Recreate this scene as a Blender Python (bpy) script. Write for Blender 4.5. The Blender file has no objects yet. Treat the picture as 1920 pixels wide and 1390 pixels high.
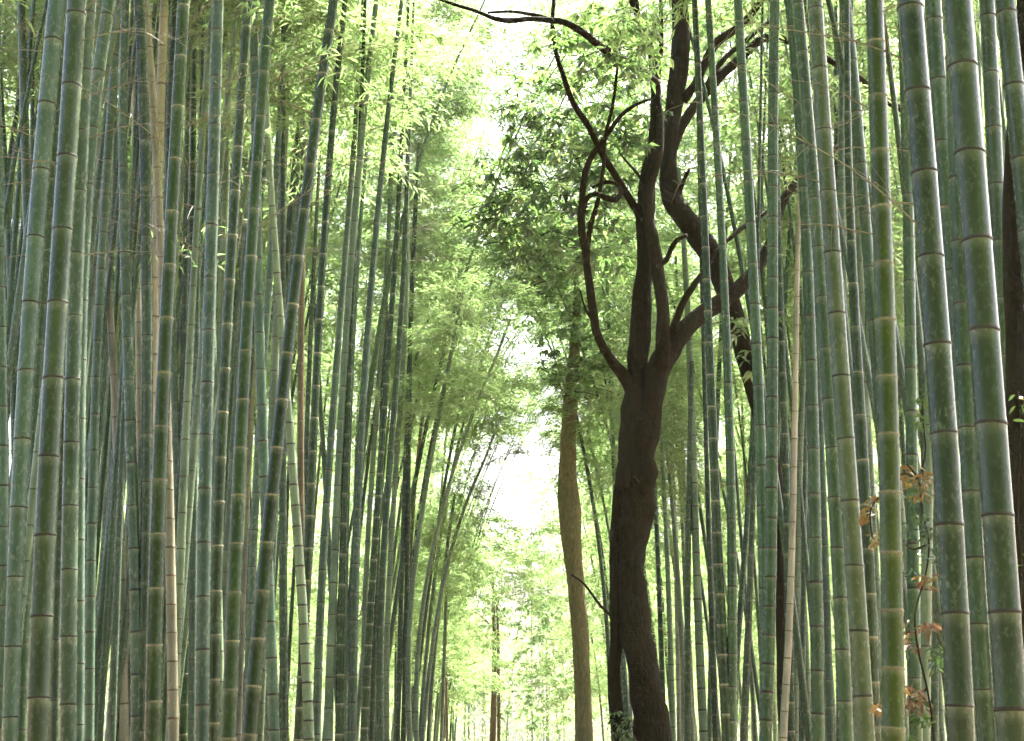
import bpy, math, random
import numpy as np
from mathutils import Vector, Matrix, Quaternion

# ------------------------------------------------------------------ camera, sky, sun, exposure
sc = bpy.context.scene
col = sc.collection
random.seed(7)
rng = np.random.default_rng(11)
F = 2667.0                     # focal length in photo pixels (50 mm on 36 mm)
PITCH = math.radians(14.75)
CAM = np.array([0.0, 0.0, 1.6])

cd = bpy.data.cameras.new('camera')
cam = bpy.data.objects.new('camera', cd)
col.objects.link(cam)
cd.sensor_width = 36.0
cd.lens = 50.0
cd.clip_start = 0.05
cd.clip_end = 3000.0
cam.location = CAM.tolist()
cam.rotation_euler = (math.pi / 2 + PITCH, 0, 0)
sc.camera = cam

SUN_EL, SUN_AZ = math.radians(56), math.radians(38)      # ahead of the camera and to the right
w = bpy.data.worlds.new('World')
sc.world = w
w.use_nodes = True
nt = w.node_tree
bg = nt.nodes['Background']
sky = nt.nodes.new('ShaderNodeTexSky')
sky.sky_type = 'NISHITA'
sky.sun_disc = False
sky.sun_elevation = SUN_EL
sky.sun_rotation = SUN_AZ
sky.air_density = 1.0
sky.dust_density = 9.0
sky.ozone_density = 1.0
nt.links.new(sky.outputs['Color'], bg.inputs['Color'])
bg.inputs['Strength'].default_value = 0.085

sl = bpy.data.lights.new('sun', 'SUN')
so = bpy.data.objects.new('sun', sl)
col.objects.link(so)
sl.energy = 5.0
sl.angle = math.radians(0.6)
sl.color = (1.0, 0.95, 0.86)
to_sun = Vector((math.sin(SUN_AZ) * math.cos(SUN_EL), math.cos(SUN_AZ) * math.cos(SUN_EL), math.sin(SUN_EL)))
so.rotation_euler = (-to_sun).to_track_quat('-Z', 'Y').to_euler()
so.location = (0, 0, 30)

vs = sc.view_settings
vs.view_transform = 'Standard'
vs.look = 'None'
vs.gamma = 1.0
vs.use_curve_mapping = False
vs.exposure = 3.15
cy = sc.cycles
cy.use_denoising = True
cy.use_adaptive_sampling = True
cy.adaptive_threshold = 0.04
cy.max_bounces = 8
cy.diffuse_bounces = 4
cy.glossy_bounces = 2
cy.transmission_bounces = 6
cy.transparent_max_bounces = 4
cy.caustics_reflective = False
cy.caustics_refractive = False
cy.sample_clamp_indirect = 6.0

# ------------------------------------------------------------------ geometry helpers
CP, SP = math.cos(PITCH), math.sin(PITCH)


def unproject(px, py, D):
    """point on the upright plane y = D that stands behind a spot of the photograph, and its depth"""
    dx = (px - 960.0) / F
    dy = (695.0 - py) / F
    d = np.array([dx, CP - dy * SP, SP + dy * CP])
    t = D / d[1]
    return CAM + d * t, t


def project(P):
    v = np.asarray(P) - CAM
    zc = v[1] * CP + v[2] * SP
    yc = -v[1] * SP + v[2] * CP
    if zc <= 0.05:
        return (-9999, -9999, zc)
    return 960 + F * v[0] / zc, 695 - F * yc / zc, zc


def mesh_from(name, verts, faces, mats, midx=None, smooth=True):
    me = bpy.data.meshes.new(name)
    verts = np.asarray(verts, dtype=np.float32).reshape(-1, 3)
    me.from_pydata(verts, [], faces) if not isinstance(faces, np.ndarray) else mesh_np(me, verts, faces)
    for m in mats:
        me.materials.append(m)
    n = len(me.polygons)
    if midx is not None:
        me.polygons.foreach_set('material_index', np.asarray(midx, dtype=np.int32))
    me.polygons.foreach_set('use_smooth', np.full(n, bool(smooth)))
    me.update()
    return me


def mesh_np(me, verts, faces):
    nv, (nf, k) = len(verts), faces.shape
    me.vertices.add(nv)
    me.vertices.foreach_set('co', verts.ravel())
    me.loops.add(nf * k)
    me.loops.foreach_set('vertex_index', faces.astype(np.int32).ravel())
    me.polygons.add(nf)
    me.polygons.foreach_set('loop_start', np.arange(0, nf * k, k, dtype=np.int32))
    me.update(calc_edges=True)


def link(name, data, parent=None, loc=(0, 0, 0), kind=None):
    o = bpy.data.objects.new(name, data)
    col.objects.link(o)
    o.location = loc
    if parent is not None:
        o.parent = parent
    if kind:
        o['kind'] = kind
    return o


def thing(name, label, cat, loc=(0, 0, 0), group=None):
    o = link(name, None, None, loc)
    o.empty_display_size = 0.2
    o['label'] = label
    o['category'] = cat
    if group:
        o['group'] = group
    return o


# ------------------------------------------------------------------ materials
def new_mat(name):
    m = bpy.data.materials.new(name)
    m.use_nodes = True
    m.node_tree.nodes.clear()
    return m, m.node_tree.nodes, m.node_tree.links


def out_node(N, L, shader):
    o = N.new('ShaderNodeOutputMaterial')
    L.new(shader, o.inputs['Surface'])


def ramp(N, stops):
    r = N.new('ShaderNodeValToRGB')
    e = r.color_ramp.elements
    while len(e) > 1:
        e.remove(e[0])
    e[0].position, e[0].color = stops[0][0], (*stops[0][1], 1)
    for p, c in stops[1:]:
        k = e.new(p)
        k.color = (*c, 1)
    return r


def mixc(N, L, fac, a, b, mode='MIX'):
    m = N.new('ShaderNodeMix')
    m.data_type = 'RGBA'
    m.blend_type = mode
    for sock, v in (('Factor', fac), ('A', a), ('B', b)):
        s = [i for i in m.inputs if i.name == sock and (i.type == ('VALUE' if sock == 'Factor' else 'RGBA'))][0]
        if hasattr(v, 'links') or hasattr(v, 'is_linked'):
            L.new(v, s)
        else:
            s.default_value = v if sock == 'Factor' else (*v, 1)
    return [o for o in m.outputs if o.type == 'RGBA'][0]


def math_n(N, L, op, a, b=None, clamp=False):
    m = N.new('ShaderNodeMath')
    m.operation = op
    m.use_clamp = clamp
    for i, v in enumerate((a, b)):
        if v is None:
            continue
        if hasattr(v, 'is_linked'):
            L.new(v, m.inputs[i])
        else:
            m.inputs[i].default_value = v
    return m.outputs[0]


def noise(N, L, vec, scale, detail=3.0, rough=0.55, stretch=None):
    if stretch:
        mp = N.new('ShaderNodeMapping')
        mp.inputs['Scale'].default_value = stretch
        L.new(vec, mp.inputs['Vector'])
        vec = mp.outputs['Vector']
    n = N.new('ShaderNodeTexNoise')
    n.inputs['Scale'].default_value = scale
    n.inputs['Detail'].default_value = detail
    n.inputs['Roughness'].default_value = rough
    L.new(vec, n.inputs['Vector'])
    return n.outputs['Fac']


def culm_material(name, banded):
    """waxy bamboo wall: colour from the object, bloom under the node, lichen mottling, fine vertical grain"""
    m, N, L = new_mat(name)
    oi = N.new('ShaderNodeObjectInfo')
    geo = N.new('ShaderNodeNewGeometry')
    pos = geo.outputs['Position']
    base = oi.outputs['Color']
    # vertical grain and broad tone drift
    g = noise(N, L, pos, 1.0, 3, 0.6, (420, 420, 9))
    c = mixc(N, L, math_n(N, L, 'MULTIPLY', g, 0.30), base, (0.035, 0.05, 0.025))
    drift = noise(N, L, pos, 2.2, 2, 0.5)
    dr = ramp(N, [(0.3, (0.62, 0.66, 0.62)), (0.7, (1.18, 1.14, 1.12))])
    L.new(drift, dr.inputs['Fac'])
    c = mixc(N, L, 1.0, c, dr.outputs['Color'], 'MULTIPLY')
    # pale lichen / worn bloom, strength in the object's alpha
    n1 = noise(N, L, pos, 1.0, 5, 0.68, (46, 46, 22))
    r1 = ramp(N, [(0.50, (0, 0, 0)), (0.63, (1, 1, 1))])
    L.new(n1, r1.inputs['Fac'])
    big = noise(N, L, pos, 4.2, 2, 0.5)
    rb = ramp(N, [(0.40, (0, 0, 0)), (0.60, (1, 1, 1))])
    L.new(big, rb.inputs['Fac'])
    k = math_n(N, L, 'MULTIPLY', r1.outputs['Color'], rb.outputs['Color'])
    k = math_n(N, L, 'MULTIPLY', k, oi.outputs['Alpha'])
    c = mixc(N, L, math_n(N, L, 'MULTIPLY', k, 0.8), c, (0.21, 0.24, 0.16))
    # dark sooty smears
    n2 = noise(N, L, pos, 1.0, 5, 0.7, (30, 30, 8))
    r2 = ramp(N, [(0.56, (0, 0, 0)), (0.72, (1, 1, 1))])
    L.new(n2, r2.inputs['Fac'])
    c = mixc(N, L, math_n(N, L, 'MULTIPLY', r2.outputs['Color'], 0.5), c, (0.025, 0.032, 0.016))
    if banded:
        tc = N.new('ShaderNodeTexCoord')
        sp = N.new('ShaderNodeSeparateXYZ')
        L.new(tc.outputs['Object'], sp.inputs[0])
        zb = ramp(N, [(0.0, (0.25, 0.25, 0.25)), (0.05, (0, 0, 0)), (0.84, (0, 0, 0)), (0.965, (0.5, 0.5, 0.5)), (1.0, (0.8, 0.8, 0.8))])
        L.new(sp.outputs['Z'], zb.inputs['Fac'])
        f = math_n(N, L, 'MULTIPLY', zb.outputs['Color'], math_n(N, L, 'ADD', n1, 0.1))
        c = mixc(N, L, f, c, (0.25, 0.28, 0.20))
    p = N.new('ShaderNodeBsdfPrincipled')
    L.new(c, p.inputs['Base Color'])
    p.inputs['Specular IOR Level'].default_value = 0.5
    rr = N.new('ShaderNodeMapRange')
    L.new(n1, rr.inputs['Value'])
    rr.inputs['To Min'].default_value = 0.16
    rr.inputs['To Max'].default_value = 0.36
    L.new(rr.outputs[0], p.inputs['Roughness'])
    b = N.new('ShaderNodeBump')
    b.inputs['Strength'].default_value = 0.25
    b.inputs['Distance'].default_value = 0.002
    L.new(g, b.inputs['Height'])
    L.new(b.outputs['Normal'], p.inputs['Normal'])
    out_node(N, L, p.outputs[0])
    return m


def simple_mat(name, use_obj_color, colour=(0.05, 0.035, 0.02), rough=0.8, nscale=60, var=0.5):
    m, N, L = new_mat(name)
    geo = N.new('ShaderNodeNewGeometry')
    n = noise(N, L, geo.outputs['Position'], nscale, 4, 0.6)
    if use_obj_color:
        oi = N.new('ShaderNodeObjectInfo')
        base = oi.outputs['Color']
    else:
        base = colour
    r = ramp(N, [(0.3, (1 - var,) * 3), (0.7, (1 + var,) * 3)])
    L.new(n, r.inputs['Fac'])
    c = mixc(N, L, 1.0, base, r.outputs['Color'], 'MULTIPLY')
    p = N.new('ShaderNodeBsdfPrincipled')
    L.new(c, p.inputs['Base Color'])
    p.inputs['Roughness'].default_value = rough
    out_node(N, L, p.outputs[0])
    return m


def leaf_material(name, cols, trans, gloss=0.12, nscale=1.3, transfac=0.5, rough=0.4, objcol=False):
    m, N, L = new_mat(name)
    geo = N.new('ShaderNodeNewGeometry')
    oi = N.new('ShaderNodeObjectInfo')
    n = noise(N, L, geo.outputs['Position'], nscale, 3, 0.6)
    ri = geo.outputs['Random Per Island']
    f = math_n(N, L, 'ADD', math_n(N, L, 'MULTIPLY', n, 0.55), math_n(N, L, 'MULTIPLY', ri, 0.45))
    cr = ramp(N, [(0.22, cols[0]), (0.5, cols[1]), (0.8, cols[2])])
    L.new(f, cr.inputs['Fac'])
    tr = ramp(N, [(0.22, trans[0]), (0.5, trans[1]), (0.8, trans[2])])
    L.new(f, tr.inputs['Fac'])
    c1, c2 = cr.outputs['Color'], tr.outputs['Color']
    if objcol:
        c1 = mixc(N, L, 1.0, c1, oi.outputs['Color'], 'MULTIPLY')
        c2 = mixc(N, L, 1.0, c2, oi.outputs['Color'], 'MULTIPLY')
    d = N.new('ShaderNodeBsdfDiffuse')
    t = N.new('ShaderNodeBsdfTranslucent')
    g = N.new('ShaderNodeBsdfGlossy')
    L.new(c1, d.inputs['Color'])
    L.new(c2, t.inputs['Color'])
    g.inputs['Roughness'].default_value = rough
    g.inputs['Color'].default_value = (0.9, 0.95, 0.9, 1)
    m1 = N.new('ShaderNodeMixShader')
    m1.inputs[0].default_value = transfac
    L.new(d.outputs[0], m1.inputs[1])
    L.new(t.outputs[0], m1.inputs[2])
    m2 = N.new('ShaderNodeMixShader')
    m2.inputs[0].default_value = gloss
    L.new(m1.outputs[0], m2.inputs[1])
    L.new(g.outputs[0], m2.inputs[2])
    out_node(N, L, m2.outputs[0])
    return m


def bark_material(name, c0, c1, moss, mossamt):
    m, N, L = new_mat(name)
    geo = N.new('ShaderNodeNewGeometry')
    pos = geo.outputs['Position']
    n = noise(N, L, pos, 1.0, 6, 0.65, (26, 26, 9))
    r = ramp(N, [(0.3, c0), (0.68, c1)])
    L.new(n, r.inputs['Fac'])
    nm = noise(N, L, pos, 3.0, 4, 0.6)
    rm = ramp(N, [(0.45, (0, 0, 0)), (0.65, (1, 1, 1))])
    L.new(nm, rm.inputs['Fac'])
    c = mixc(N, L, math_n(N, L, 'MULTIPLY', rm.outputs['Color'], mossamt), r.outputs['Color'], moss)
    # horizontal lenticel rings
    wv = noise(N, L, pos, 1.0, 2, 0.5, (3, 3, 60))
    c = mixc(N, L, math_n(N, L, 'MULTIPLY', wv, 0.2), c, (0.02, 0.015, 0.01))
    p = N.new('ShaderNodeBsdfPrincipled')
    L.new(c, p.inputs['Base Color'])
    p.inputs['Roughness'].default_value = 0.85
    p.inputs['Specular IOR Level'].default_value = 0.12
    b = N.new('ShaderNodeBump')
    b.inputs['Strength'].default_value = 0.9
    b.inputs['Distance'].default_value = 0.05
    h = math_n(N, L, 'ADD', n, math_n(N, L, 'MULTIPLY', wv, 0.15))
    L.new(h, b.inputs['Height'])
    L.new(b.outputs['Normal'], p.inputs['Normal'])
    out_node(N, L, p.outputs[0])
    return m


M_CULM = culm_material('bamboo_wall', True)
M_CULMP = culm_material('bamboo_wall_plain', False)
M_RING = simple_mat('node_ring', True, rough=0.75, nscale=90, var=0.45)
M_RINGD = simple_mat('node_ring_dark', False, (0.035, 0.03, 0.018), 0.8, 90, 0.3)
M_TWIG = simple_mat('bamboo_twig', False, (0.19, 0.175, 0.115), 0.7, 30, 0.35)
M_BLEAF = leaf_material('bamboo_leaf', [(0.06, 0.105, 0.018), (0.10, 0.15, 0.03), (0.15, 0.17, 0.05)],
                        [(0.21, 0.405, 0.105), (0.325, 0.505, 0.17), (0.48, 0.57, 0.27)], 0.08, 0.9, 0.6)
M_TLEAF = leaf_material('broad_leaf', [(0.022, 0.06, 0.026), (0.045, 0.09, 0.03), (0.08, 0.12, 0.035)],
                        [(0.09, 0.20, 0.05), (0.18, 0.33, 0.08), (0.34, 0.44, 0.14)], 0.12, 1.6, 0.5, 0.4)
M_PLEAF = leaf_material('pale_broad_leaf', [(0.06, 0.12, 0.05), (0.09, 0.15, 0.05), (0.13, 0.17, 0.06)],
                        [(0.18, 0.36, 0.12), (0.28, 0.48, 0.18), (0.44, 0.55, 0.26)], 0.10, 1.0, 0.6, 0.4)
M_VLEAF = leaf_material('vine_leaf', [(0.75, 0.75, 0.75), (0.95, 0.95, 0.95), (1.1, 1.1, 1.1)],
                        [(0.8, 0.8, 0.8), (1, 1, 1), (1.2, 1.2, 1.1)], 0.05, 4.0, 0.35, 0.4, True)
M_BARK = bark_material('dark_bark', (0.008, 0.006, 0.003), (0.038, 0.028, 0.013), (0.032, 0.029, 0.011), 0.45)
M_BARK2 = bark_material('tan_bark', (0.19, 0.165, 0.08), (0.40, 0.35, 0.19), (0.23, 0.22, 0.10), 0.7)
M_BARK3 = bark_material('reddish_bark', (0.10, 0.075, 0.05), (0.21, 0.16, 0.10), (0.15, 0.14, 0.07), 0.4)
M_GROUND = simple_mat('leaf_litter', False, (0.16, 0.12, 0.07), 0.95, 18, 0.5)
M_PATH = simple_mat('packed_earth', False, (0.26, 0.22, 0.16), 0.95, 9, 0.3)

COL = {  # wall colour + mottling, ring colour
    'b': ((0.078, 0.128, 0.086, 0.70), (0.026, 0.020, 0.012)),
    'g': ((0.054, 0.104, 0.046, 0.45), (0.028, 0.022, 0.012)),
    'd': ((0.028, 0.056, 0.014, 0.25), (0.22, 0.20, 0.12)),
    'k': ((0.044, 0.074, 0.034, 0.38), (0.024, 0.019, 0.011)),
    'o': ((0.040, 0.064, 0.005, 0.12), (0.20, 0.18, 0.10)),
    'm': ((0.080, 0.104, 0.052, 1.00), (0.028, 0.021, 0.012)),
    'p': ((0.180, 0.245, 0.155, 0.40), (0.036, 0.027, 0.016)),  # pale wall with caught light put in; backlight on thin leaning culms
    't': ((0.370, 0.335, 0.255, 0.10), (0.100, 0.058, 0.026)),
    'r': ((0.200, 0.145, 0.085, 0.10), (0.075, 0.042, 0.020)),
}
COLWORD = {'b': 'blue-green', 'g': 'mid-green', 'd': 'dark green', 'k': 'grey-green', 'o': 'olive', 'm': 'mottled grey',
           'p': 'pale green', 't': 'tan', 'r': 'brownish'}

# ------------------------------------------------------------------ the ground
def sheet(name, x0, x1, y0, y1, z, mat, n=40, amp=0.0):
    xs, ys = np.linspace(x0, x1, n), np.linspace(y0, y1, n)
    v = [(x, y, z + amp * math.sin(x * 1.7) * math.cos(y * 1.3)) for y in ys for x in xs]
    f = [(j * n + i, j * n + i + 1, (j + 1) * n + i + 1, (j + 1) * n + i) for j in range(n - 1) for i in range(n - 1)]
    o = link(name, mesh_from(name, v, f, [mat]), kind='structure')
    return o


sheet('ground', -400, 400, -400, 400, 0.0, M_GROUND, 12)
sheet('path', -1.15, 0.75, -30, 90, 0.004, M_PATH, 30)

# ------------------------------------------------------------------ shared bamboo pieces
def lathe(profile, sides, mat, name):
    v, f = [], []
    for r, z in profile:
        for i in range(sides):
            a = 2 * math.pi * i / sides
            v.append((r * math.cos(a), r * math.sin(a), z))
    for j in range(len(profile) - 1):
        for i in range(sides):
            k = (i + 1) % sides
            f.append((j * sides + i, j * sides + k, (j + 1) * sides + k, (j + 1) * sides + i))
    return mesh_from(name, v, f, [mat])


INTERNODE = [lathe([(1.03, -0.004), (0.985, 0.05), (0.985, 0.9), (1.015, 1.004)], s, M_CULM, 'internode') for s in (10, 16, 24)]
RING = [lathe([(0.995, -0.17), (1.03, -0.10), (1.06, -0.02), (1.06, 0.02), (1.02, 0.045), (1.03, 0.09), (0.995, 0.15)], s, M_RING, 'node_ring') for s in (10, 16, 24)]


def tube(pts, rad, sides=8, closed_end=True):
    """verts / faces of a tapered tube through pts"""
    pts = np.asarray(pts, float)
    n = len(pts)
    tan = np.gradient(pts, axis=0)
    tan /= np.linalg.norm(tan, axis=1)[:, None] + 1e-9
    ref = np.array([0.0, 1.0, 0.0]) if abs(tan[0][1]) < 0.8 else np.array([1.0, 0, 0])
    v, f = [], []
    u = np.cross(tan[0], ref)
    u /= np.linalg.norm(u)
    for i in range(n):
        u = u - tan[i] * np.dot(u, tan[i])
        u /= np.linalg.norm(u) + 1e-9
        b = np.cross(tan[i], u)
        for s in range(sides):
            a = 2 * math.pi * s / sides
            v.append(pts[i] + rad[i] * (u * math.cos(a) + b * math.sin(a)))
    for i in range(n - 1):
        for s in range(sides):
            k = (s + 1) % sides
            f.append((i * sides + s, i * sides + k, (i + 1) * sides + k, (i + 1) * sides + s))
    if closed_end:
        f.append(tuple(range((n - 1) * sides, n * sides)))
        f.append(tuple(range(sides))[::-1])
    return v, f


def culm_tube(curve, rad, zs, sides, name):
    """long piece of culm as one mesh with its node ridges"""
    P, R, mi = [], [], []
    for i, z in enumerate(zs):
        r = rad(z)
        h = 0.13 * r
        for dz, k in ((-2.5 * h, 1.0), (-h, 1.0), (0.0, 1.05), (h, 1.0), (2.5 * h, 1.0)):
            P.append(curve(z + dz))
            R.append(r * k)
    v, f = tube(P, R, sides, False)
    mi = []
    for i in range(len(P) - 1):
        mi += [1 if i % 5 in (1, 2) else 0] * sides
    return mesh_from(name, v, f, [M_CULMP, M_RINGD], mi)


# ---- a tuft of bamboo foliage: arching twigs with fans of narrow drooping leaves
def leaf_arrays(base, dirs, length, width, normal_hint, fold=0.25):
    """each leaf = 4 verts, 2 folded triangles along its midrib"""
    n = len(base)
    d = dirs / (np.linalg.norm(dirs, axis=1)[:, None] + 1e-9)
    s = np.cross(d, normal_hint)
    s /= np.linalg.norm(s, axis=1)[:, None] + 1e-9
    up = np.cross(s, d)
    tip = base + d * length[:, None] - np.array([0, 0, 1.0]) * (length * 0.18)[:, None]
    mid = base + d * (length * 0.42)[:, None]
    a = mid + s * (width * 0.5)[:, None] + up * (width * fold)[:, None]
    b = mid - s * (width * 0.5)[:, None] + up * (width * fold)[:, None]
    v = np.stack([base, a, tip, b], axis=1).reshape(-1, 3)
    k = np.arange(n)[:, None] * 4
    f = np.concatenate([k + np.array([[0, 1, 2]]), k + np.array([[0, 2, 3]])], axis=1).reshape(-1, 3)
    return v, f


def make_tuft(seed, ntwig=34, nleaf=40, R=0.95, name='foliage', llen=(0.085, 0.15)):
    g = np.random.default_rng(seed)
    B, D, twv, twf = [], [], [], []
    for t in range(ntwig):
        az = g.uniform(0, 2 * math.pi)
        el = g.uniform(-0.15, 0.85)
        L = R * g.uniform(0.55, 1.1)
        org = np.array([g.normal(0, 0.22), g.normal(0, 0.22), g.uniform(-0.75, 0.55)]) * R
        d0 = np.array([math.cos(az) * math.cos(el), math.sin(az) * math.cos(el), math.sin(el)])
        ts = np.linspace(0, 1, 7)
        pts = org + d0 * (L * ts)[:, None] - np.array([0, 0, 1.0]) * (0.42 * L * ts ** 2)[:, None]
        v, f = tube(pts, 0.0035 - 0.0022 * ts, 3, False)
        o = len(twv)
        twv += list(v)
        twf += [tuple(i + o for i in q) for q in f]
        m = nleaf
        tt = g.uniform(0.18, 1.0, m) ** 0.75
        b = org + d0 * (L * tt)[:, None] - np.array([0, 0, 1.0]) * (0.42 * L * tt ** 2)[:, None]
        b = b + g.normal(0, 0.055, (m, 3)) * R
        dd = d0 * 0.7 + g.normal(0, 0.65, (m, 3))
        dd[:, 2] = dd[:, 2] * 0.6 - 0.28
        B.append(b)
        D.append(dd)
    B, D = np.concatenate(B), np.concatenate(D)
    n = len(B)
    hint = np.stack([g.normal(0, 0.5, n), g.normal(0, 0.5, n), np.ones(n)], axis=1)
    ln = g.uniform(llen[0], llen[1], n)
    v, f = leaf_arrays(B, D, ln, ln * g.uniform(0.13, 0.19, n), hint)
    tf = []
    for q in twf:
        tf += [(q[0], q[1], q[2]), (q[0], q[2], q[3])]
    allv = np.concatenate([v, np.array(twv)])
    allf = np.concatenate([f, np.array(tf) + len(v)])
    mi = np.concatenate([np.zeros(len(f), int), np.ones(len(tf), int)])
    return mesh_from(name, allv, allf, [M_BLEAF, M_TWIG], mi, smooth=False)


TUFTS = [make_tuft(100 + i) for i in range(6)]


TUFTPOS = []


def add_tuft(parent, base, P, scale=1.0, name='foliage'):
    o = link(name, random.choice(TUFTS), parent, (np.asarray(P) - base).tolist(), 'stuff')
    o.rotation_euler = (random.uniform(-0.25, 0.25), random.uniform(-0.25, 0.25), random.uniform(0, 6.28))
    o.scale = (scale * random.uniform(0.85, 1.2),) * 2 + (scale * random.uniform(0.75, 1.05),)
    px, py, zc = project(P)
    if 14 < zc < 62 and -100 < px < 2020 and -100 < py < 1400:
        TUFTPOS.append((px, py, 0.8 * scale * F / zc))
    return o


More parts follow.
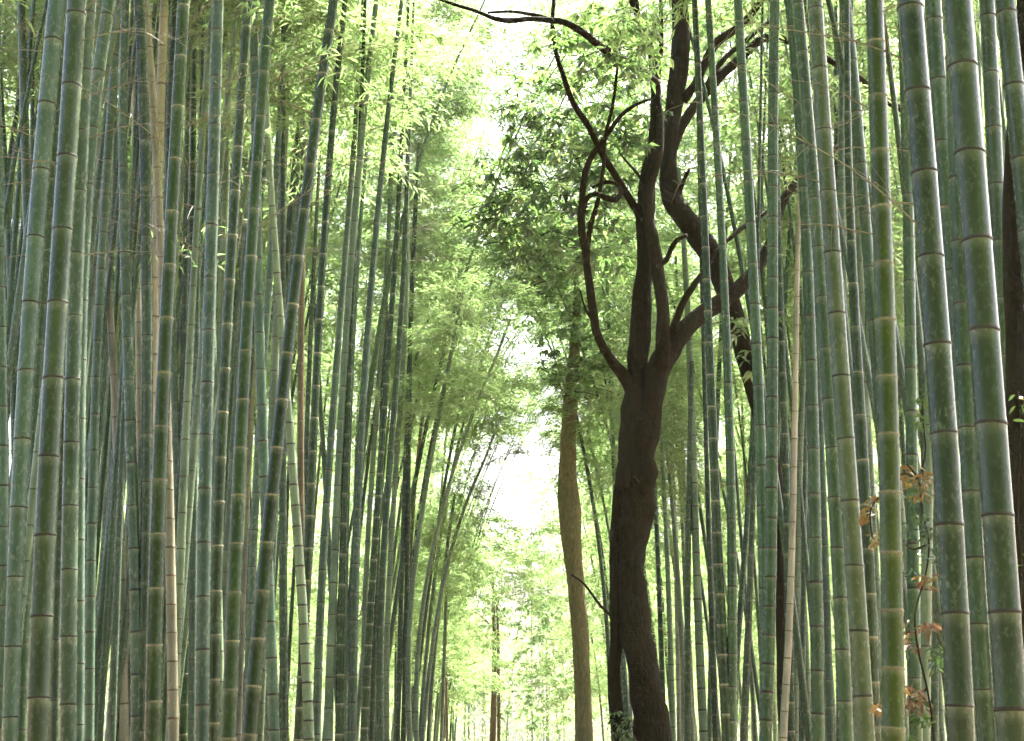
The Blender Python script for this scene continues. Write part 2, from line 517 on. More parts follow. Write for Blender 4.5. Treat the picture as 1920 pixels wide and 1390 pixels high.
# ------------------------------------------------------------------ traced bamboo culms
# kind | known node row | spacing in widths | "x,y,w ..." along the culm in the photograph
CULMS = '''
b 392 4.2|-8,0,17 -3,360,19 4,700,22 6,1040,23 2,1350,24|
g 379 4.6|0,160,11 14,360,12 23,700,13 31,1040,14|
k 46 4.2|39,10,17 48,330,16 58,660,16|
k 66 4.4|66,40,12 80,360,12 92,660,13|
b 66 4.1|95,40,33 69,360,33 44,700,33 31,1040,31 20,1350,30|broad blue-green bamboo culm with a worn pale wall beside the thick olive-grey culm
g 727 4.6|112,40,15 92,360,16 68,700,18 52,1040,19 40,1350,20|
k 154 4.15|136,40,36 118,360,37 97,700,40 83,1040,40 72,1350,41|thickest olive-grey bamboo culm in the grove facing the crooked tree
b 711 4.3|162,30,26 146,360,27 135,700,29 130,1040,30 128,1350,32|blue-green bamboo culm with a dark vertical scratch low on its wall
k 1200 6.2|150,100,15 139,360,16 121,700,17 110,1040,18 101,1350,18|
b 22 4.8|194,40,25 178,170,24 163,330,24 153,480,23 150,650,23 147,1040,22 147,1350,22|
b 365 4.4|220,20,15 197,360,17 178,700,19 172,1040,18 167,1350,18|blue-green bamboo culm with a bright white sunlit edge
b 1378 5.2|172,500,11 166,700,12 161,1040,12 158,1350,13|
b 391 4.4|231,0,13 226,180,17 229,360,19 239,700,21 251,1040,22 257,1350,22|
t 349 6.3|247,60,9 249,200,10 254,360,11 260,700,14 264,1040,15|slender tan bamboo culm rising close beside the forked-looking tan pair
t 706 5.0|175,160,10 186,300,12 203,480,13 214,700,16 222,900,16 228,1050,16|dead brownish-tan bamboo culm leaning alone between blue-green culms
k 346 4.5|258,0,20 270,360,22 275,700,22 271,1040,21 265,1350,20|
t 22 4.6|270,20,14 279,150,15 291,320,16 303,600,17 308,700,18 318,1040,19 325,1350,21|long tan bamboo culm crossing behind another tan culm, showing low beside the pale-ringed one
t 19 5.0|310,10,16 303,190,17 297,360,19 291,520,20 288,700,20 287,900,20|pale tan bamboo culm in front of the crossing tan culm
b 1027 5.4|299,20,10 312,360,12 327,700,13 332,1040,13 342,1350,14|
b 60 4.6|328,10,16 322,150,16 316,360,16|
d 702 4.05|346,20,23 327,360,25 308,700,26 295,1040,29 287,1350,32|thick dark green bamboo culm with pale node rings and a sunlit edge, beside tan culms
k 377 4.8|347,300,10 345,400,11 342,700,13 338,1000,14|
d 688 4.4|363,100,11 360,360,13 356,700,14 351,1040,15|
b 1068 4.6|378,300,9 368,700,11 364,1040,12 359,1350,16|
p 66 4.6|371,10,14 379,140,15 388,330,15|
b 717 4.0|407,20,20 399,360,25 388,700,26 383,1040,26 379,1350,25|straight blue-green bamboo culm with fine pale rings beside the dark olive pair
p 28 5.0|430,20,13 423,360,15 409,700,14 400,1000,13|
p 90 4.8|453,20,11 459,200,11 461,400,11 442,700,12 425,1040,12 412,1350,12|
d 694 4.1|467,20,16 443,360,19 423,700,21 407,1040,22 400,1350,24|
b 384 6.5|477,20,9 455,360,10 437,700,10 423,1000,10|
k 100 4.2|490,0,12 484,160,12 470,400,12|
d 660 4.1|504,20,20 478,360,22 459,700,23 441,1040,26 430,1350,30|dark green bamboo culm with pale rings touching a thin sunlit culm at its side
t 351 6.0|508,100,7 491,360,8 474,700,8 459,1040,10 449,1350,10|
p 40 4.5|494,90,11 503,277,12 516,478,14 528,640,15 541,780,16 554,950,18 570,1190,19 580,1390,20|pale blue-green bamboo culm leaning the other way, crossing behind the dark slanting culm
b 692 3.6|478,250,17 483,500,18 487,700,20 494,860,20 500,1010,20|
p 374 4.6|546,20,14 537,180,14 528,360,15 521,560,15 513,700,16 507,880,16|
g 368 5.2|592,10,8 572,126,9 554,282,10 541,403,11 531,570,12|
d 383 5.0|600,10,9 578,136,10 558,302,11 540,470,12 529,600,12|
d 662 4.0|618,30,18 573,360,20 533,700,24 498,1040,27 470,1350,29|dark green bamboo culm slanting boldly across its paler neighbours, pale rings
b 1063 4.3|487,800,14 474,1040,16 464,1350,17|
b 1000 4.6|520,900,11 512,1040,12 505,1350,13|
r 679 4.4|567,420,11 565,600,13 563,720,13 564,900,13 566,1060,13|brownish bamboo culm behind the dark slanting culm
k 1020 4.0|529,800,13 530,1040,15 533,1350,17|
k 691 5.0|592,380,8 577,700,9 569,1000,10 563,1300,11|
d 665 4.1|645,40,10 627,200,12 615,360,14 595,700,16 577,1040,17 562,1350,18|
b 800 5.0|582,370,7 588,560,8 598,700,9 606,850,9|
b 1005 4.0|674,80,9 655,360,10 640,560,12 628,700,13 606,1040,16 594,1350,16|
p 350 5.2|700,30,11 668,360,13 643,700,14 628,1040,15 615,1350,17|tall pale blue-green bamboo culm standing clear among leaf sprays, beside the arching culms
b 672 5.0|702,150,7 681,360,8 667,560,10 660,700,11 652,900,10 649,1040,9 647,1350,9|
d 1040 4.4|650,800,11 642,1040,13 637,1350,17|
b 683 4.1|752,20,8 735,110,9 713,360,11 684,700,14 666,1040,17 661,1350,17|smooth blue-green bamboo culm leaning towards the path with thin dark rings
g 270 5.5|905,0,7 848,121,8 793,262,9 747,438,10 718,584,11 697,700,11 686,770,11 676,860,11 667,1000,11|green bamboo culm arching far out over the path to the long bare tree branch
d 718 4.0|750,300,9 738,480,10 726,700,11 700,1040,13 684,1350,14|
p 800 4.6|722,560,9 713,700,10 698,880,10 689,1040,10 682,1250,10|
k 1031 3.7|758,450,9 742,700,11 733,850,12 718,1040,13 713,1350,14|
p 1035 4.6|764,420,8 754,700,9 745,850,10 732,1040,10 725,1350,11|
k 1070 4.5|716,800,9 708,1040,9 698,1350,10|
k 1100 4.5|780,350,8 772,560,9 767,700,10 764,1040,10 757,1350,10|
k 1112 4.5|778,450,7 766,700,8 755,1040,9 746,1350,10|
r 900 5.0|812,640,6 802,715,6 777,917,7 770,1040,8 765,1300,8|
p 905 4.8|850,640,7 802,900,8 783,1010,8 771,1140,9 767,1350,11|
p 1040 4.8|930,670,5 883,790,6 843,907,7 807,1040,8 789,1190,9 780,1370,10|thin pale bamboo culm arching over the far end of the path
p 1000 5.0|908,866,5 873,940,6 848,1030,6 832,1090,7 806,1244,8 793,1370,9|
p 1100 5.0|842,1000,6 826,1120,7 810,1280,7 804,1370,8|
p 1150 5.0|846,1090,5 832,1240,6 820,1370,6|
p 1150 5.0|838,1080,6 833,1230,6 828,1370,7|
r 1300 5.0|836,1200,6 837,1300,6 838,1370,6|
g 335 4.4|1387,0,16 1406,360,19 1423,700,21 1432,1040,22 1436,1350,23|white-speckled green bamboo culm beside its straight twin
g 60 3.4|1451,20,19 1449,360,20 1446,700,22 1446,1040,23 1436,1350,25|straight green bamboo culm with close-set rings beside the speckled culm
d 345 5.0|1303,0,12 1320,360,13 1331,700,16 1348,1040,19 1358,1290,20|dark green bamboo culm with pale rings crossing in front of the crooked tree's limbs
g 335 5.0|1327,20,13 1347,360,14 1365,700,15 1371,1040,19 1372,1350,20|
p 683 4.0|1280,420,10 1287,560,11 1295,700,12 1305,1040,14 1318,1350,17|pale grey bamboo culm just behind the crooked tree
k 1015 3.9|1294,800,10 1290,1040,11 1289,1350,13|
p 900 4.2|1237,760,7 1245,900,8 1251,1040,10 1261,1350,11|
p 1017 4.2|1242,760,7 1258,900,8 1267,1040,9 1283,1290,10|
t 1330 3.0|1262,900,7 1268,1100,8 1273,1350,9|
d 1019 4.6|1224,816,8 1234,1040,9 1242,1290,10 1245,1380,11|
k 1017 4.4|1316,560,7 1318,700,7 1331,1040,11 1341,1350,13|
g 1031 3.8|1412,800,9 1406,900,10 1397,1040,11 1386,1170,11 1379,1300,12|
k 1040 3.8|1415,780,9 1411,950,10 1408,1040,11 1402,1200,13 1396,1350,15|
g 691 5.0|1357,540,8 1349,700,9 1343,850,9|
p 700 5.0|1268,600,6 1269,700,7 1275,850,7 1280,1000,8|
g 760 5.0|1272,560,7 1277,700,8 1283,900,8|
t 1200 4.0|1402,1000,6 1408,1180,7 1412,1350,7|
d 700 4.6|1461,450,11 1465,600,12 1469,700,13 1474,900,14 1478,1100,14|
t 666 5.2|1498,350,8 1495,450,9 1492,600,10 1491,700,11 1484,1040,13 1470,1350,15|tan bamboo culm leaning among the green ones beside a dark trunk
p 1007 4.0|1513,560,10 1505,700,11 1496,1040,12 1491,1300,12|
g 500 4.6|1493,290,9 1482,430,10 1472,550,10 1466,650,10|
k 1068 5.0|1512,760,9 1508,1040,10 1505,1350,11|
g 678 3.9|1478,0,17 1489,128,18 1503,315,20 1514,497,21 1521,700,22 1528,1040,24 1534,1350,25|
b 709 5.0|1533,600,10 1536,700,11 1549,1040,13 1556,1350,14|
g 376 4.5|1492,0,22 1508,171,22 1525,375,22 1539,569,23 1550,700,24 1571,1040,26 1585,1350,30|grey-green bamboo culm tucked behind the mottled grey culm
m 22 4.4|1526,0,28 1551,360,31 1576,700,33 1600,1040,35 1621,1350,37|mottled grey bamboo culm with lichen patches all along its wall
o 20 6.0|1547,0,10 1552,150,10 1557,300,10|
d 130 5.0|1566,0,12 1567,200,12 1567,400,12|
b 320 7.2|1578,0,13 1578,200,14 1578,400,14 1582,560,14 1590,720,14|slim blue-grey bamboo culm with long smooth internodes beside the mottled culm
g 10 4.7|1590,0,23 1602,121,23 1612,231,22 1620,342,22 1629,448,21 1637,554,21 1647,700,21|green bamboo culm with a bright sunlit edge slipping behind the olive culm
d 700 3.9|1587,200,12 1592,354,13 1598,530,18 1607,700,22 1618,866,23 1627,1040,24 1634,1250,24|
g 383 5.0|1594,200,11 1603,383,12 1607,500,12 1613,650,13|
p 717 4.4|1633,560,13 1627,717,15 1622,800,15 1619,900,15|
o 75 3.35|1643,10,34 1654,360,36 1665,700,39 1671,1040,41 1675,1350,44|bright olive-green bamboo culm with pale rings in front of the orange-leaved vine
t 72 6.0|1662,20,7 1676,360,8 1687,700,9 1696,1000,9 1704,1190,9 1708,1370,9|
g 364 4.0|1691,0,17 1700,200,20 1703,360,22 1706,700,24 1714,1040,23 1716,1350,23|
k 687 5.0|1720,450,11 1726,700,12 1733,900,13|
p 1005 5.0|1747,700,18 1742,880,20 1740,1040,21 1735,1200,22 1733,1350,22|
k 1340 4.4|1760,1050,12 1756,1200,13 1752,1350,14|
k 10 3.55|1710,10,48 1738,360,48 1763,700,49 1785,1040,51 1800,1350,53|thick dark-mottled bamboo culm with sunlit edge beside the twining vine
g 30 4.2|1754,0,31 1763,160,31 1774,300,31 1787,480,31|
g 335 3.6|1787,0,34 1793,200,34 1797,360,35 1808,700,37 1829,1040,35 1847,1350,34|
k 118 3.25|1802,0,54 1828,360,56 1855,700,58 1876,1040,59 1896,1350,60|thickest grey-green bamboo culm of all with wide dark rings
p 39 4.5|1836,0,12 1840,150,12 1846,350,12|
k 130 4.0|1857,0,28 1866,200,30 1873,360,31 1881,560,31 1887,700,31 1897,1000,31|
k 18 4.0|1890,0,38 1906,164,38 1920,315,38 1934,466,38 1952,700,38|grey-green bamboo culm leaning beside the very dark trunk
d 645 3.4|1930,560,26 1922,700,27 1922,900,27 1923,1040,27 1928,1350,28|
k 1047 4.6|1838,820,13 1846,1040,14 1856,1350,14|
g 700 5.0|1900,640,8 1904,900,8 1907,1100,8|
b 830 4.6|1083,790,6 1110,930,7 1125,1040,7 1139,1190,8|thin teal bamboo culm leaning alone between the tan trunk and the crooked tree
b 800 4.6|1136,470,7 1143,700,8 1150,820,8 1153,950,8|
g 760 4.6|1142,690,6 1155,770,7 1166,840,7|
g 560 5.0|1157,490,6 1166,570,6 1175,660,6|
g 450 5.0|1184,390,6 1190,460,6 1196,530,6|
b 1333 2.6|1161,1130,13 1170,1280,14 1179,1385,15|pale green bamboo culm between the two stems of the crooked tree
'''

ALLROOTS = []
SIDE = {}


def poly_curve(zs, xs, deg):
    c = np.polyfit(zs, xs, deg)
    d = np.polyder(c)
    z0, z1 = min(zs), max(zs)

    def fn(z):
        if z < z0:
            t = max(-0.3, min(0.3, np.polyval(d, z0)))
            return np.polyval(c, z0) + t * (z - z0) * 0.85
        if z > z1:
            t = max(-0.35, min(0.35, np.polyval(d, z1)))
            return np.polyval(c, z1) + t * (z - z1)
        return np.polyval(c, z)
    return fn


def thickness_word(wd):
    return 'thick' if wd >= 30 else 'sturdy' if wd >= 20 else 'slender' if wd >= 12 else 'thin'


def look_at_z(vec):
    return Vector(vec).to_track_quat('Z', 'X')


# things one can find, in their order along the two groves
MARKS = [(-999, 'grove edge'), (38, 'worn blue-green culm'), (91, 'thick olive-grey culm'), (218, 'dead tan culm'), (301, 'thick pale-ringed culm'),
         (386, 'fine-ringed culm'), (452, 'dark culm with sunlit neighbour'), (516, 'bold slanting culm'), (564, 'brownish culm'), (637, 'tall pale culm'),
         (676, 'smooth leaning culm'), (770, 'far path'), (1090, 'tan trunk'), (1190, 'crooked tree'), (1299, 'pale grey culm'), (1338, 'pale-ringed crossing culm'),
         (1428, 'speckled culm'), (1488, 'leaning tan culm'), (1560, 'tucked grey-green culm'), (1588, 'mottled culm'), (1668, 'bright olive culm'),
         (1773, 'thick dark-mottled culm'), (1864, 'thickest grey-green culm'), (2999, 'nearly black trunk')]
n_line = 0
for line in CULMS.strip().split('\n'):
    head, body, label = line.split('|')
    kind, ny, sp = head.split()
    ny, sp = float(ny), float(sp)
    pts = [tuple(float(q) for q in t.split(',')) for t in body.split()]
    wmax = max(p[2] for p in pts)
    n_line += 1
    diam = 0.072 + 0.0009 * wmax
    D = F * diam / wmax
    if 'two stems' in label:
        D = 18.5
    elif pts[0][1] > 390 and 1210 < pts[0][0] < 1325:
        D = max(D, 18.0)
    P, R = [], []
    for px, py, pw in pts:
        q, t = unproject(px, py, D)
        P.append(q)
        R.append(pw * 0.5 / F * t)
    P = np.array(P)
    deg = 1 if len(pts) == 2 else 2 if len(pts) < 5 else 3
    zs = P[:, 2]
    cx = poly_curve(zs, P[:, 0], deg)
    rc = np.polyfit(zs, R, 1)
    rlo, rhi = min(R) * 0.72, max(R) * 1.12
    ylean = random.uniform(-0.012, 0.02)

    def curve(z, cx=cx, D=D, yl=ylean):
        return np.array([cx(z), D + yl * (z - 2.0), z])

    def rad(z, rc=rc, lo=rlo, hi=rhi):
        r = min(max(np.polyval(rc, z), lo), hi)
        return r * max(0.25, 1 - max(0.0, z - 8.0) / 9.0)

    base = curve(0.0)
    H = random.uniform(12.5, 15.0)
    tip = None
    if pts[0][1] > 340 and (1060 < pts[0][0] < 1300 or (wmax < 12 and 770 < pts[0][0] < 1060)):
        tip = H = float(zs.max()) + 0.6
    c0, ringc = COL[kind]
    jit = random.uniform(0.78, 1.25)
    cc = [c0[0] * jit * random.uniform(0.95, 1.05), c0[1] * jit, c0[2] * jit * random.uniform(0.93, 1.07), c0[3] * random.uniform(0.15, 1.35)]
    side = 'left' if base[0] < 0.45 else 'right'
    tw = thickness_word(wmax)
    grp = None
    if not label:
        xm = np.interp(850, [p[1] for p in pts], [p[0] for p in pts])
        i = int(np.searchsorted([m[0] for m in MARKS], xm))
        label = f'{tw} {COLWORD[kind]} bamboo culm between the {MARKS[i - 1][1]} and the {MARKS[i][1]}'
        if len(label.replace('-', ' ').split()) > 16:
            j = i if MARKS[i][0] - xm < xm - MARKS[i - 1][0] else i - 1
            label = f'{tw} {COLWORD[kind]} bamboo culm beside the {MARKS[j][1]}'
        grp = label.replace('bamboo culm', 'bamboo culms')
    root = thing('bamboo', label, 'bamboo', base.tolist(), grp)
    SIDE[root.name] = side
    # node heights: through the known node, spaced by the visible rhythm
    qn, tn = unproject(np.interp(ny, [p[1] for p in pts], [p[0] for p in pts]), ny, D)
    zn = qn[2]
    wm = np.interp(ny, [p[1] for p in pts], [p[2] for p in pts])
    step = sp * wm / F * tn
    zlist = [zn]
    z = zn
    s = step
    while z > 0.05:
        s *= 0.985
        z -= s * random.uniform(0.975, 1.025)
        zlist.insert(0, z)
    z, s = zn, step
    while z < H:
        s *= 1.006 if z < 6 else 0.985
        z += max(0.12, s * random.uniform(0.975, 1.025))
        zlist.append(z)
    ztop = unproject(pts[0][0], -45, D)[0][2]
    zbot = unproject(pts[-1][0], 1440, D)[0][2]
    lo = [z for z in zlist if z < zbot]
    vis = [z for z in zlist if zbot <= z <= ztop]
    hi = [z for z in zlist if z > ztop]
    lod = 0 if wmax < 14 else 1 if wmax < 30 else 2
    if wmax >= 8:
        chain = ([lo[-1]] if lo else [vis[0] - step]) + vis + ([hi[0]] if hi else [])
        for a, b in zip(chain[:-1], chain[1:]):
            pa, pb = curve(a), curve(b)
            r = rad((a + b) / 2)
            o = link('internode', INTERNODE[lod], root, (pa - base).tolist())
            o.rotation_mode = 'QUATERNION'
            o.rotation_quaternion = look_at_z(pb - pa)
            o.scale = (r, r, float(np.linalg.norm(pb - pa)))
            k = random.uniform(0.93, 1.07)
            o.color = (cc[0] * k, cc[1] * k, cc[2] * k, min(1, cc[3]))
        for a in vis:
            r = rad(a)
            o = link('node_ring', RING[lod], root, (curve(a) - base).tolist())
            o.rotation_mode = 'QUATERNION'
            o.rotation_quaternion = look_at_z(curve(a + 0.05) - curve(a - 0.05)) @ Quaternion((0, 0, 1), random.uniform(0, 6))
            tilt = Quaternion((1, 0, 0), random.uniform(-0.05, 0.05)) @ Quaternion((0, 1, 0), random.uniform(-0.05, 0.05))
            o.rotation_quaternion = o.rotation_quaternion @ tilt
            o.scale = (r, r, r * random.uniform(0.8, 1.1) * (1.0 if lod == 2 else 1.25))
            k = random.uniform(0.75, 1.25)
            o.color = (ringc[0] * k, ringc[1] * k, ringc[2] * k, 1)
        lows, highs = lo, hi
    else:
        lows, highs = zlist, []
    for nm, zz in (('lower_culm' if wmax >= 8 else 'culm', lows), ('upper_culm', highs)):
        if nm == 'lower_culm':
            zz = [-0.1] + [z for z in zz if z > 0.05]
        if len(zz) < 2:
            continue
        me = culm_tube(lambda z: curve(z) - base, rad, zz, 8 if wmax < 14 else 12, nm)
        o = link(nm, me, root)
        o.color = (cc[0], cc[1], cc[2], min(1, cc[3]))
    ALLROOTS.append((root, base, curve, rad, D, wmax, side, H, kind))
    if tip:
        for i in range(4 if D > 18.6 else 0):
            zt = H - i * 0.55
            add_tuft(root, base, curve(zt) + np.array([random.uniform(-.4, .4), random.uniform(-.3, .6), random.uniform(0, 0.4)]), random.uniform(0.6, 0.85))

# ------------------------------------------------------------------ leafy crowns of those culms (mostly above the frame)
for root, base, curve, rad, D, wmax, side, H, kind in ALLROOTS:
    if kind in 'tr' or H < 12 or random.random() < 0.5:
        continue
    z0 = 7.0 + 0.10 * D
    n = 3
    for i in range(n):
        z = z0 + (H - z0) * (i + random.random() * 0.7) / n
        P = curve(min(z, H)) + np.array([random.uniform(-0.7, 0.7), random.uniform(-0.7, 0.7), 0])
        px, py, zc = project(P)
        if 830 < px < 1520 and py > -150:
            continue
        if py > (260 if 430 < px < 830 and D > 11 else -130):
            continue
        add_tuft(root, base, P, random.uniform(1.0, 1.35))

# ------------------------------------------------------------------ bamboo further back: shared culms, own foliage
ARCS = []
for k, (lean, bow) in enumerate([(0.3, 0.5), (0.9, 1.2), (1.3, 2.2), (0.1, 0.9), (0.6, 3.2), (-0.3, 0.6)]):
    def arc(z, lean=lean, bow=bow):
        t = z / 14.0
        return np.array([lean * t + bow * t ** 3, 0.15 * math.sin(3 * t + lean), z])

    def arad(z):
        return 0.046 * (1 - 0.055 * z)
    zz = [-0.1]
    s = 0.2
    while zz[-1] < 14:
        s = min(0.36, s * 1.03)
        zz.append(zz[-1] + s)
    ARCS.append((arc, culm_tube(arc, arad, zz, 8, 'culm')))


def clear_zone(px, py):
    """openings in the canopy over the path where bright sky shows"""
    v = 0.0
    for cx_, cy_, rx, ry in ((960, 190, 65, 160), (910, 350, 45, 70), (935, 900, 125, 100), (1010, 870, 60, 100), (965, 640, 50, 80), (960, 1080, 90, 70)):
        d = ((px - cx_) / rx) ** 2 + ((py - cy_) / ry) ** 2
        v = max(v, 1.25 - d * 0.65)
    return v


def background_bamboo(x, y, colkey, label, group, tufts, zmin, mass=None, arcs=None, spin=0.9):
    side = -1 if x < 0 else 1
    arc, me = random.choice(arcs or ARCS)
    rz = (0 if side < 0 else math.pi) + random.uniform(-spin, spin)
    sc_ = random.uniform(0.85, 1.12)
    base = np.array([x, y, 0.0])
    if mass is None:
        root, off = thing('bamboo', label, 'bamboo', base.tolist(), group), base
    else:
        root, off = mass, np.zeros(3)
    o = link('culm', me, root, (base - off).tolist(), 'stuff' if mass else None)
    o.rotation_euler = (0, 0, rz)
    o.scale = (sc_,) * 3
    c0 = COL[colkey][0]
    j = random.uniform(0.8, 1.2)
    o.color = (c0[0] * j, c0[1] * j, c0[2] * j, c0[3])
    cz, sz = math.cos(rz), math.sin(rz)
    for i in range(tufts):
        z = zmin + (13.8 - zmin) * ((i + random.random()) / tufts) ** 0.9
        a = arc(z)
        sp_ = 0.35 + 0.9 * (1 - (z / 14.5) ** 2)
        P = base + sc_ * np.array([a[0] * cz - a[1] * sz, a[0] * sz + a[1] * cz, z]) + np.array([random.gauss(0, sp_ * 0.7), random.gauss(0, sp_ * 0.7), 0])
        px, py, zc = project(P)
        if y <= 3 and zc > -1.8 and abs(P[0]) < 2.1 + 0.38 * max(zc, 0.0) and -(P[1] * SP) + (P[2] - 1.6) * CP < 0.28 * max(zc, 0.0) + 2.0:
            continue
        if y > 3 and random.random() < clear_zone(px, py):
            continue
        if y > 3 and y < 19 and py > (150 if px < 830 and y > 15 else -130):
            continue
        if y < 30 and (py > 820 or (y < 22 and 1000 < px < 1500 and py > -100)):
            continue
        add_tuft(root, off, P, random.uniform(0.95, 1.4))


cols_bg = 'bgpkpgbg'
def mass_root(name, label):
    o = thing(name, label, 'bamboo grove')
    o['kind'] = 'stuff'
    return o


deep = mass_root('bamboo_grove', 'dim mass of bamboo filling the depth of both groves')
leafy_mass = mass_root('bamboo_canopy', 'bright mass of leafy bamboo meeting over the far path')
unseen_mass = mass_root('bamboo_grove', 'unseen bamboo grove added around the near path to block sky light')
# fillers standing inside the two groves
for i in range(126):
    left = i % 2 == 0
    y = 11 + 19 * (i + 0.5) / 126
    x = -random.uniform(2.3 + 0.02 * y, 0.36 * y + 1.5) if left else random.uniform(1.9 + 0.08 * y, 0.36 * y + 1.5)
    ck = random.choice(cols_bg)
    lab = f'slim shaded {COLWORD[ck]} bamboo deep inside the grove ' + ('across from the crooked tree' if left else 'behind the crooked tree')
    background_bamboo(x, y, ck, lab, lab.replace('bamboo deep', 'bamboos deep'), 3, 7.0, None if i < 80 else deep, [ARCS[0], ARCS[3], ARCS[5], ARCS[1]])
for i in range(140):
    left = i % 4 != 0
    y = random.uniform(14, 30)
    x = -random.uniform(2.5 + 0.05 * y, 0.36 * y + 0.5) if left else random.uniform(2.4 + 0.09 * y, 0.36 * y + 0.5)
    background_bamboo(x, y, random.choice('gkpbgp'), '', '', 1, 9.0, deep, [ARCS[0], ARCS[3], ARCS[5]], 3.1)
# leafy bamboos along the far path
for i in range(120):
    left = i % 2 == 0
    y = 24 + 36 * (i + 0.5) / 120
    e = random.random() ** 1.6
    x = -(1.75 + 0.004 * y + e * 0.30 * y) if left else (1.75 + 0.02 * y + e * 0.28 * y)
    ck = random.choice(cols_bg)
    near = 'before' if y < 40 else 'beyond'
    lab = f'leafy {COLWORD[ck]} bamboo {near} the slim reddish tree, ' + ('across from the tan trunk' if left else 'behind the tan trunk')
    background_bamboo(x, y, ck, lab, lab.replace(' bamboo ', ' bamboos '), 6, 3.4, None if i < 86 else leafy_mass)
# crowns that lean in and meet over the path
for i in range(8):
    left = i % 5 != 0
    y = random.uniform(27, 58)
    x = -random.uniform(1.9, 3.4) if left else random.uniform(2.0, 3.4)
    background_bamboo(x, y, random.choice('gpg'), '', '', 7, 4.5, leafy_mass, [ARCS[2], ARCS[4], ARCS[4]], 0.35)
for i in range(5):
    left = i % 3 != 0
    y = random.uniform(20, 29)
    x = -random.uniform(1.9, 3.2) if left else random.uniform(2.2, 3.6)
    background_bamboo(x, y, random.choice('gpg'), '', '', 5, 8.5, leafy_mass, [ARCS[2], ARCS[4], ARCS[4]], 0.35)
# unseen bamboo beside and behind the camera, added to block sky fill
for i in range(96):
    left = i % 2 == 0
    y = random.uniform(-18, 3.0)
    x = random.uniform(1.9, 8.0) * (-1 if left else 1)
    background_bamboo(x, y, random.choice(cols_bg), '', '', 8, 1.2, unseen_mass)

# foliage that fills the canopy where the grove is leafy, kept thin where sky shows through
def leaf_target(x, y):
    if 430 < x < 870:
        t = 2.3 if y < 720 else (1.3 if 690 < x < 820 and y < 1000 else 0.2)
    elif 870 <= x < 1010:
        t = 0.5 if y < 330 else 1.0
        if 780 < y < 1010:
            t = 0.1
    elif 1010 <= x < 1240:
        t = 1.0 if y < 820 else 0.4
    elif 1240 <= x < 1520:
        t = 1.7 if y < 820 else 0.3
    elif x <= 430:
        t = 1.7 if y < 430 else 0.6 if y < 720 else 0.0
    else:
        t = 1.2 if y < 430 else 0.0
    return t * 2.3


GX, GY = np.meshgrid(np.arange(-20, 1960, 36.0), np.arange(-20, 1100, 36.0))
TG = np.vectorize(leaf_target)(GX, GY)
CV = np.zeros_like(TG)
for px, py, r in TUFTPOS:
    CV += np.clip(1.3 - np.hypot(GX - px, GY - py) / r, 0, 1)
rg = random.Random(77)
random.seed(4242)
n_fill = 0
for it in range(520):
    gap = np.clip(TG - CV, 0, None)
    tot = gap.sum()
    if tot < 8:
        break
    idx = int(np.searchsorted(np.cumsum(gap.ravel()), rg.random() * tot))
    px = GX.ravel()[idx] + rg.uniform(-18, 18)
    py = GY.ravel()[idx] + rg.uniform(-18, 18)
    D = rg.uniform(21, 40) if py < 500 else rg.uniform(27, 48)
    sc_ = rg.uniform(0.9, 1.35)
    P, _t = unproject(px, py, D)
    if P[2] > 15.5:
        D *= 15.0 / P[2]
        P, _t = unproject(px, py, max(D, 18.5))
    m0 = len(TUFTPOS)
    add_tuft(leafy_mass, np.zeros(3), P, sc_)
    for px, py, r in TUFTPOS[m0:]:
        CV += np.clip(1.3 - np.hypot(GX - px, GY - py) / r, 0, 1)
    n_fill += 1
print('fill tufts', n_fill)

# ------------------------------------------------------------------ the far wood closing the view
def far_wood():
    g = np.random.default_rng(5)
    V, Fc, MI = [], [], []
    nv = 0
    B = []
    for i in range(260):
        y = g.uniform(60, 95)
        x = g.uniform(-0.42 * y, 0.42 * y)
        h = g.uniform(9, 14)
        lx = g.normal(0, 0.8)
        zz = np.linspace(0, h, 7)
        pts = np.stack([x + lx * (zz / h) ** 2, np.full(7, y), zz], axis=1)
        v, f = tube(pts, 0.045 - 0.03 * zz / h, 5, False)
        V.append(np.array(v))
        Fc.append(np.concatenate([[(q[0], q[1], q[2]), (q[0], q[2], q[3])] for q in f]) + nv)
        MI.append(np.ones(len(f) * 2, int))
        nv += len(v)
        for c in range(11):
            z = g.uniform(0.8, h)
            P = np.array([x + lx * (z / h) ** 2 + g.normal(0, 0.9), y + g.normal(0, 0.8), z])
            px, py, _ = project(P)
            if g.random() < clear_zone(px, py) * 1.2:
                continue
            B.append(P + g.normal(0, 0.42, (48, 3)))
    B = np.concatenate(B)
    n = len(B)
    D = g.normal(0, 1, (n, 3))
    D[:, 2] -= 0.4
    ln = g.uniform(0.14, 0.26, n)
    v, f = leaf_arrays(B, D, ln, ln * 0.26, np.stack([g.normal(0, .5, n), g.normal(0, .5, n), np.ones(n)], axis=1))
    V.append(v)
    Fc.append(f + nv)
    MI.append(np.zeros(len(f), int))
    me = mesh_from('distant_bamboo_wood', np.concatenate(V), np.concatenate(Fc), [M_BLEAF, M_CULMP], np.concatenate(MI), False)
    o = link('distant_bamboo_wood', me, kind='stuff')
    o.color = (0.2, 0.27, 0.16, 0.2)
    o['label'] = 'distant bamboo wood closing the far end of the path'
    o['category'] = 'bamboo wood'


far_wood()

